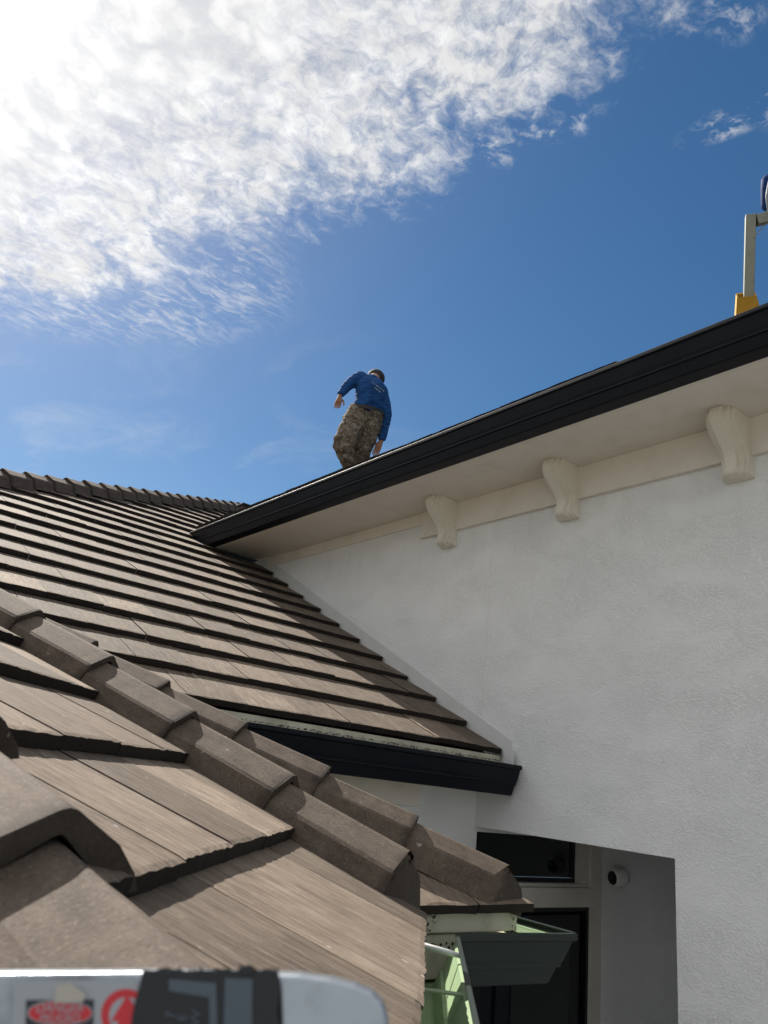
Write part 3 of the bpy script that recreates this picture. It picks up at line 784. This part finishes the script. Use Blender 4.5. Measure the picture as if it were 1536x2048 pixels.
# ------------------------------------------------------------------ person on the upper roof
def skinned(name, joints, edges, root, m, parent, sub=2, wrinkle=0., wscale=9., seed=0):
    names = list(joints); me = bpy.data.meshes.new(name)
    me.from_pydata([tuple(joints[k][0]) for k in names], [(names.index(a), names.index(b)) for a, b in edges], []); me.update()
    o = bpy.data.objects.new(name, me); COL.objects.link(o)
    md = o.modifiers.new('skin', 'SKIN'); md.use_smooth_shade = True
    for i, k in enumerate(names):
        sv = me.skin_vertices[0].data[i]; r_ = joints[k][1]
        sv.radius = (r_, r_) if not isinstance(r_, tuple) else r_
        sv.use_root = (k == root)
    o.modifiers.new('sub', 'SUBSURF').levels = sub
    dg = bpy.context.evaluated_depsgraph_get(); me2 = bpy.data.meshes.new_from_object(o.evaluated_get(dg))
    bpy.data.objects.remove(o)
    if wrinkle:
        me2.calc_loop_triangles()
        for v in me2.vertices:
            q = v.co*wscale + Vector((seed, 0, 0))
            w_ = mnoise.noise(Vector((q.x, q.y, q.z*1.6))) + .5*mnoise.noise(q*2.1)
            v.co += v.normal*w_*wrinkle
    me2.materials.clear()
    return link(name, me2, m, parent, True)
feet_c = px(706, 935, 9.0); feet_c.z = zU(feet_c.x)
man = thing('person', 'person in blue long sleeved shirt and camouflage trousers walking bent forward on the upper roof', 'person', feet_c)
def ground_pt(q, h): return Vector((q.x, q.y, zU(q.x)+h))
J = {
 'pelvis': (px(724, 842, 9.0), .10), 'waist': (px(732, 812, 9.0), .11), 'chest': (px(741, 775, 9.06), .15), 'neck': (px(746, 757, 9.17), .06),
 'headb': (px(749, 757, 9.27), .080), 'head': (px(751, 757, 9.36), .098), 'headt': (px(753, 758, 9.44), .07),
 'shl': (px(719, 756, 9.06), .065), 'ell': (px(696, 770, 8.98), .045), 'wrl': (px(681, 790, 8.92), .030),
 'shr': (px(763, 775, 9.12), .065), 'elr': (px(773, 828, 9.10), .045), 'wrr': (px(764, 878, 9.06), .030),
 'hipl': (px(706, 850, 8.97), .10), 'knl': (px(684, 892, 8.90), .07), 'hipr': (px(741, 852, 9.05), .10), 'knr': (px(730, 893, 9.10), .07),
}
al_ = ground_pt(px(730, 1018, 9.08), .10); ar_ = ground_pt(px(706, 1008, 9.30), .10)
J['anl'] = (al_, .045); J['anr'] = (ar_, .045)
fdir = Vector((CF.x, CF.y, 0)).normalized()
JB = dict(J)
EB = [('pelvis', 'waist'), ('waist', 'chest'), ('chest', 'neck'), ('neck', 'headb'), ('headb', 'head'), ('head', 'headt'), ('chest', 'shl'), ('shl', 'ell'), ('ell', 'wrl'), ('chest', 'shr'), ('shr', 'elr'), ('elr', 'wrr'),
      ('pelvis', 'hipl'), ('hipl', 'knl'), ('knl', 'anl'), ('pelvis', 'hipr'), ('hipr', 'knr'), ('knr', 'anr')]
def hand(tag_, wr, tip, spread, thumb):
    """palm and five bent fingers from wrist towards tip (pixel-depth points)"""
    w_ = J[wr][0]; t_ = Vector(tip); d = (t_-w_); L = d.length; d.normalize(); sp = Vector(spread).normalized(); sp = (sp - d*sp.dot(d)).normalized(); nn = d.cross(sp)
    pal = w_ + d*L*.42
    JB[tag_+'p'] = (pal, .034); EB.append((wr, tag_+'p'))
    for i, (o_, ln) in enumerate(((-.031, .90), (-.0105, 1.0), (.0105, .96), (.031, .80))):
        k = w_ + d*L*.55 + sp*o_; a = w_ + d*L*(.55+.25*ln) + sp*o_*1.05 + nn*.006; b = w_ + d*L*(.55+.45*ln) + sp*o_*.95 + nn*.022
        for s_, q, r_ in (('k', k, .013), ('a', a, .0105), ('b', b, .008)): JB[f'{tag_}{i}{s_}'] = (q, r_)
        EB.extend([(tag_+'p', f'{tag_}{i}k'), (f'{tag_}{i}k', f'{tag_}{i}a'), (f'{tag_}{i}a', f'{tag_}{i}b')])
    k = w_ + d*L*.30 + sp*thumb*.045; a = w_ + d*L*.50 + sp*thumb*.068; b = w_ + d*L*.66 + sp*thumb*.070
    for s_, q, r_ in (('k', k, .014), ('a', a, .011), ('b', b, .009)): JB[f'{tag_}t{s_}'] = (q, r_)
    EB.extend([(tag_+'p', tag_+'tk'), (tag_+'tk', tag_+'ta'), (tag_+'ta', tag_+'tb')])
hand('l', 'wrl', px(673, 818, 8.90), CR, 1)
hand('r', 'wrr', px(748, 913, 9.04), CR + CU*.4, -1)
body = skinned('body', JB, EB, 'pelvis', M_SKIN, man)
# ears
hd = J['head'][0]
bm = bmesh.new()
for s_ in (-1, 1): bmesh.ops.create_icosphere(bm, subdivisions=1, radius=.03, matrix=Matrix.Translation(hd + CR*s_*.098) @ Matrix.Scale(.5, 4, CR))
link('ears', bm_mesh(bm), M_SKIN, body, True)
bm = bmesh.new(); bmesh.ops.create_uvsphere(bm, u_segments=18, v_segments=10, radius=.120, matrix=Matrix.Translation(hd - CU*.004 - CF*.022))
link('cap', bm_mesh(bm), M_HAIR, man, True)
def cloth(name, chains, m, parent, vox=.014, wr=.008, ws=14., seed=0., squash=None):
    """one continuous garment: tapered limbs joined into a single skin"""
    bm = bmesh.new()
    for ch in chains:
        pts = []
        for (a, ra), (b, rb) in zip(ch, ch[1:]):
            for k in range(5): pts.append((Vector(a).lerp(Vector(b), k/5), ra+(rb-ra)*k/5))
        pts.append((Vector(ch[-1][0]), ch[-1][1]))
        bm_tube(bm, [q for q, _ in pts], [r_ for _, r_ in pts], 14)
        for q, r_ in pts[5:-5:5]: bmesh.ops.create_icosphere(bm, subdivisions=2, radius=r_*.99, matrix=Matrix.Translation(q))
    me = bm_mesh(bm); o = bpy.data.objects.new(name, me); COL.objects.link(o)
    md = o.modifiers.new('r', 'REMESH'); md.mode = 'VOXEL'; md.voxel_size = vox
    sm = o.modifiers.new('s', 'SMOOTH'); sm.iterations = 6; sm.factor = .5
    dg = bpy.context.evaluated_depsgraph_get(); me2 = bpy.data.meshes.new_from_object(o.evaluated_get(dg)); bpy.data.objects.remove(o)
    for v in me2.vertices:
        q = v.co*ws + Vector((seed, seed*2, 0))
        w_ = mnoise.noise(Vector((q.x*.7, q.y*.7, q.z*1.7))) + .6*mnoise.noise(Vector((q.x*1.5, q.y*1.5, q.z*3.2)))
        v.co += v.normal*w_*wr
    me2.materials.clear()
    return link(name, me2, m, parent, True)
P3 = lambda x, y, d: px(x, y, d)
cloth('shirt', [
    [(P3(724, 818, 8.97), .122), (P3(731, 800, 8.98), .125), (P3(733, 776, 9.02), .135), (P3(731, 762, 9.08), .10)],
    [(P3(743, 821, 9.04), .122), (P3(745, 800, 9.04), .128), (P3(749, 778, 9.08), .14), (P3(752, 766, 9.14), .09)],
    [(P3(738, 771, 9.08), .12), (P3(721, 755, 9.06), .088), (P3(708, 762, 9.02), .078), (P3(695, 772, 8.97), .066), (P3(687, 782, 8.945), .056), (P3(680, 790.5, 8.92), .047)],
    [(P3(750, 775, 9.1), .12), (P3(762, 781, 9.12), .085), (P3(769, 803, 9.12), .075), (P3(773, 830, 9.10), .068), (P3(769, 856, 9.08), .058), (P3(763, 880, 9.06), .048)],
    [(P3(731, 758, 9.10), .07), (P3(744, 760, 9.15), .075), (P3(757, 770, 9.13), .070)],
], M_SHIRT, man, .012, .0075, 8., 3.)
cloth('trousers', [
    [(P3(721, 815, 8.97), .125), (P3(709, 845, 8.97), .155), (P3(698, 868, 8.94), .155), (P3(688, 890, 8.91), .125), (P3(691, 908, 8.94), .112), (P3(697, 926, 8.99), .090), (P3(700, 940, 9.02), .080), (al_ + Vector((0, 0, .04)), .08)],
    [(P3(746, 819, 9.03), .13), (P3(739, 850, 9.05), .155), (P3(733, 872, 9.07), .142), (P3(726, 892, 9.09), .128), (P3(722, 912, 9.11), .098), (P3(716, 930, 9.14), .085), (P3(711, 942, 9.16), .082), (ar_ + Vector((0, 0, .04)), .08)],
    [(P3(722, 836, 9.0), .15), (P3(728, 848, 9.0), .16)],
    [(P3(676, 872, 8.88), .05), (P3(676, 890, 8.87), .065), (P3(681, 902, 8.88), .05)],
], M_CAMO, man, .014, .019, 8., 8.)
for q in (al_, ar_):
    base = ground_pt(q, 0); bm = bmesh.new(); a = base + Vector((0, 0, .055)) - fdir*.06
    bm_tube(bm, [a, a + fdir*.09, a + fdir*.18 + Vector((0, 0, .06)), a + fdir*.25 + Vector((0, 0, .10))], [.05, .055, .05, .035], 12)
    link('boot', bm_mesh(bm), M_BOOT, man, True)
# belt round the waist
bc_ = px(735, 821, 8.99); ax = (px(741, 775, 9.05) - px(726, 842, 9.0)).normalized(); sx = (CR - ax*CR.dot(ax)).normalized(); sy = ax.cross(sx)
vs, fs = [], []
for k in range(28):
    a = k*2*math.pi/28
    for z in (-.020, .020): vs.append(bc_ + sx*math.cos(a)*.212 + sy*math.sin(a)*.172 + ax*z)
for k in range(28): fs.append((2*k, 2*k+1, (2*k+3) % 56, (2*k+2) % 56))
link('belt', mesh(vs, fs), M_BELT, man, True)
# faded lettering across the shoulder blades, too small to read
bm = bmesh.new(); r = random.Random(4)
cc_ = px(757, 774, 8.93)
u_ = (CR*.80 - CU*.60).normalized(); w_ = (CU*.8 + CR*.6).normalized()
for row, n_, off in ((0, 8, .0), (1, 6, -.034)):
    for k in range(n_):
        q = cc_ + u_*((k-n_/2)*.026) + w_*off
        Mx = Matrix((u_, w_, u_.cross(w_))).transposed().to_4x4(); Mx.translation = q
        bm_box(bm, -.006, .006*r.uniform(.2, 1), -.007*r.uniform(.4, 1.2), .007, -.004, .004, 0, Mx)
link('shirt_print', bm_mesh(bm), M_PRINT, man)

# ------------------------------------------------------------------ ladder stand-off on the upper roof
D = 3.56
foot = px(1497, 612, D)
so = thing('ladder_stand_off', 'grey aluminium ladder stand-off arm with yellow rubber foot resting on the upper roof edge', 'ladder arm', foot)
def square_bar(name, a, b, w1, w2, m, parent, ref=None, bev=.004):
    a, b = Vector(a), Vector(b); d = (b-a).normalized(); ref = Vector(ref or (0, 0, 1)); s_ = (ref - d*ref.dot(d)).normalized(); t_ = d.cross(s_)
    M = Matrix((s_, t_, d)).transposed().to_4x4(); M.translation = a
    bm = bmesh.new(); bm_box(bm, -w1/2, w1/2, -w2/2, w2/2, 0, (b-a).length, bev, M); return link(name, bm_mesh(bm), m, parent)
sideU = (CR*.93 - CF*.36).normalized()
square_bar('post', px(1497, 604, D), px(1501, 431, D), .046, .050, M_OLD, so, sideU)
pt0 = px(1500, 443, D) + sideU*.0245; pt1 = px(1500, 443, D) + (CR*.97 + CU*.20 - CF*.1).normalized()*.62
square_bar('cross_bar', pt0, pt1, .050, .046, M_OLD, so, CU)
square_bar('gusset', px(1507, 476, D-.028), px(1534, 445, D-.028), .012, .004, M_OLD, so, CF, .001)
def foot_bm(c):
    bm = bmesh.new(); R_ = sideU; U_ = (CU*.86 - CF*.5).normalized(); U_ = (U_ - R_*U_.dot(R_)).normalized(); F_ = R_.cross(U_)
    bot = [(-.056, -.046), (.062, -.046), (.062, .046), (-.056, .046)]; top = [(-.054, -.040), (.030, -.040), (.030, .040), (-.054, .040)]
    P_ = lambda x, y, z: c + R_*x + F_*y + U_*z
    B_ = [bm.verts.new(P_(x, y, -.075)) for x, y in bot]; T = [bm.verts.new(P_(x, y, .035)) for x, y in top]; I = [bm.verts.new(P_(x*.85-.002, y*.82, .033)) for x, y in top]; K = [bm.verts.new(P_(x*.80-.002, y*.8, -.02)) for x, y in top]
    bm.faces.new(B_[::-1]); bm.faces.new(K)
    for i in range(4):
        j = (i+1) % 4
        bm.faces.new((B_[i], B_[j], T[j], T[i])); bm.faces.new((T[i], T[j], I[j], I[i])); bm.faces.new((I[i], I[j], K[j], K[i]))
    return bm
link('rubber_foot', bm_mesh(foot_bm(px(1497, 603, D))), M_YEL, so)
q2 = pt1 - sideU*.03
square_bar('post', q2 - CU*.42, q2 - CU*.027, .046, .050, M_OLD, so, sideU)
link('rubber_foot', bm_mesh(foot_bm(q2 - CU*.42)), M_YEL, so)
tl = thing('hand_tool', 'blue gripped tool with thin rod standing on the grey ladder arm', 'tool', px(1534, 432, D))
tube('rod', [px(1534, 431, D), px(1534, 400, D), px(1532, 386, D)], .0075, M_BELT, tl)
link('grip', lathe([(0, .008), (.01, .02), (.03, .024), (.10, .027), (.15, .026), (.165, .014)], px(1533, 420, D) + CF*.004, (CU + CR*.03)), M_BLUE, tl, True)
tube('strip', [px(1537, 430, D-.026), px(1533, 392, D-.028), px(1538, 362, D-.028)], .005, M_LABELW, tl)

# ------------------------------------------------------------------ ladder rail close to the eye
LD = .46
lad = thing('ladder', 'aluminium ladder rail with worn warning label and black tape in front of the roof', 'ladder', px(390, 2100, LD))
LN = (CU*.55 - CF*.835).normalized(); LO = px(390, 1946, LD)
def lp(x, y, lift=0.):
    """point of the rail's flat face (raised by lift) under a pixel"""
    d = px(x, y, 1.0); return d*((LO.dot(LN) + lift)/d.dot(LN))
out = [(-420, 1946), (-100, 1946), (280, 1943), (520, 1946), (600, 1950), (660, 1958), (710, 1970), (745, 1985), (766, 2006), (775, 2035), (779, 2080), (779, 2240), (-420, 2240)]
bm = bmesh.new(); A_ = [bm.verts.new(lp(x, y)) for x, y in out]; B_ = [bm.verts.new(lp(x, y) + (CF - CU*.53)*.022) for x, y in out]
bm.faces.new(A_); bm.faces.new(B_[::-1])
side = [bm.faces.new((A_[i], A_[(i+1) % len(A_)], B_[(i+1) % len(A_)], B_[i])) for i in range(len(A_))]
bmesh.ops.recalc_face_normals(bm, faces=bm.faces[:])
ed = [e for e in bm.edges if len(e.link_faces) == 2 and (bm.faces[0] in e.link_faces)] if bm.faces.ensure_lookup_table() is None else []
bmesh.ops.bevel(bm, geom=ed, offset=.0028, segments=4, affect='EDGES', profile=.5)
rail = link('side_rail', bm_mesh(bm), M_ALU, lad)
for xx in (-260, 120, 500):
    a = lp(xx, 2150) - CF*.004; tube('rung', [a, a - CF*.29 - Vector((0, 0, .05))], .014, M_ALU, lad)
bm = bmesh.new(); A2 = [v - CF*.30 - Vector((0, 0, .05)) for v in (lp(-420, 2060), lp(760, 2060), lp(760, 2240), lp(-420, 2240))]; a2 = [bm.verts.new(v) for v in A2]; b2 = [bm.verts.new(v - CF*.02) for v in A2]
bm.faces.new(a2); bm.faces.new(b2[::-1])
for i in range(4): bm.faces.new((a2[i], a2[(i+1) % 4], b2[(i+1) % 4], b2[i]))
link('side_rail', bm_mesh(bm), M_ALU, lad)
def patch(name, poly, lift, m, parent):
    bm = bmesh.new(); a = [bm.verts.new(lp(x, y, lift)) for x, y in poly]; b = [bm.verts.new(lp(x, y, lift-.0003)) for x, y in poly]
    f = bm.faces.new(a); g_ = bm.faces.new(b[::-1])
    for i in range(len(a)): bm.faces.new((a[i], a[(i+1) % len(a)], b[(i+1) % len(a)], b[i]))
    bmesh.ops.triangulate(bm, faces=[f, g_]); return link(name, bm_mesh(bm), m, parent)
def ell(cx, cy, rx, ry, n=32): return [(cx+rx*math.cos(i*2*math.pi/n), cy+ry*math.sin(i*2*math.pi/n)) for i in range(n)]
lab = patch('warning_label', [(28, 1962), (276, 1960), (270, 2200), (22, 2200)], .0006, M_LABELW, lad)
patch('label_panel', [(52, 2000), (188, 1999), (186, 2075), (50, 2076)], .0010, M_LABELK, lab)
patch('label_oval', ell(120, 2026, 66, 26), .0014, M_LABELW, lab); patch('label_oval', ell(120, 2026, 63, 23), .0018, M_LABELR, lab)
def text(s, cx, cy, h, lift, m, parent, rot=0.):
    c = bpy.data.curves.new('text', 'FONT'); c.body = s; c.size = h*LD/FPX*1.35; c.align_x = 'CENTER'; c.align_y = 'CENTER'; c.extrude = .0001
    o = bpy.data.objects.new('text', c); COL.objects.link(o)
    dg = bpy.context.evaluated_depsgraph_get(); me = bpy.data.meshes.new_from_object(o.evaluated_get(dg)); bpy.data.objects.remove(o)
    M = Matrix((CR, LN.cross(CR), LN)).transposed().to_4x4(); M.translation = lp(cx, cy, lift); M = M @ Matrix.Rotation(rot, 4, 'Z')
    me.materials.clear(); return link('lettering', me, m, parent, mw=M)
text('DANGER', 120, 2016, 17, .0022, M_LABELW, lab); text('PELIGRO', 120, 2038, 15, .0022, M_LABELW, lab)
patch('label_disc', ell(252, 2030, 50, 52), .0010, M_LABELR, lab); patch('label_disc', ell(254, 2032, 36, 38), .0014, M_LABELW, lab)
patch('label_arrow', [(254, 1990), (290, 2042), (272, 2042), (272, 2066), (236, 2066), (236, 2042), (222, 2042)], .0018, M_LABELR, lab)
patch('label_smudge', [(112, 1972), (140, 1966), (172, 1988), (166, 2004), (108, 2006)], .0025, mat('adhesive_residue', (.40, .38, .34), .8), lab)
# black tape wound round the rail with a torn, fluffy upper edge
r = random.Random(12)
def torn(x0, x1, y, a): return [(x, y + r.uniform(-a, a*.5)) for x in [x0 + (x1-x0)*i/22 for i in range(23)]]
tp = patch('black_tape', torn(286, 556, 1941, 6) + [(562, 1975), (553, 2020), (566, 2090), (562, 2240), (256, 2240), (262, 2050), (268, 2010), (278, 1975)], .0032, M_TAPE, lad)
patch('tape_window', [(338, 1958), (432, 1966), (436, 2100), (420, 2100), (418, 1995), (338, 1982)], .0037, M_TAPEG, tp)
patch('tape_window', [(450, 1956), (505, 1958), (503, 2120), (446, 2120)], .0037, M_TAPEG, tp)
text('7', 342, 2030, 20, .0040, M_TAPEG, tp, math.pi/2); text('E', 366, 2034, 20, .0040, M_TAPEG, tp, math.pi/2); text('W', 392, 2036, 20, .0040, M_TAPEG, tp, math.pi/2)
crumbs('tape_fluff', [lp(r.uniform(290, 560), 1942 + r.gauss(0, 4), .004 + r.uniform(-.006, .001)) for _ in range(150)], tp, .0016, M_TAPE, True, 4)
patch('tape_end', [(478, 1925), (486, 1932), (500, 1930), (508, 1933), (506, 1948), (484, 1950)], .0045, M_TAPE, tp)
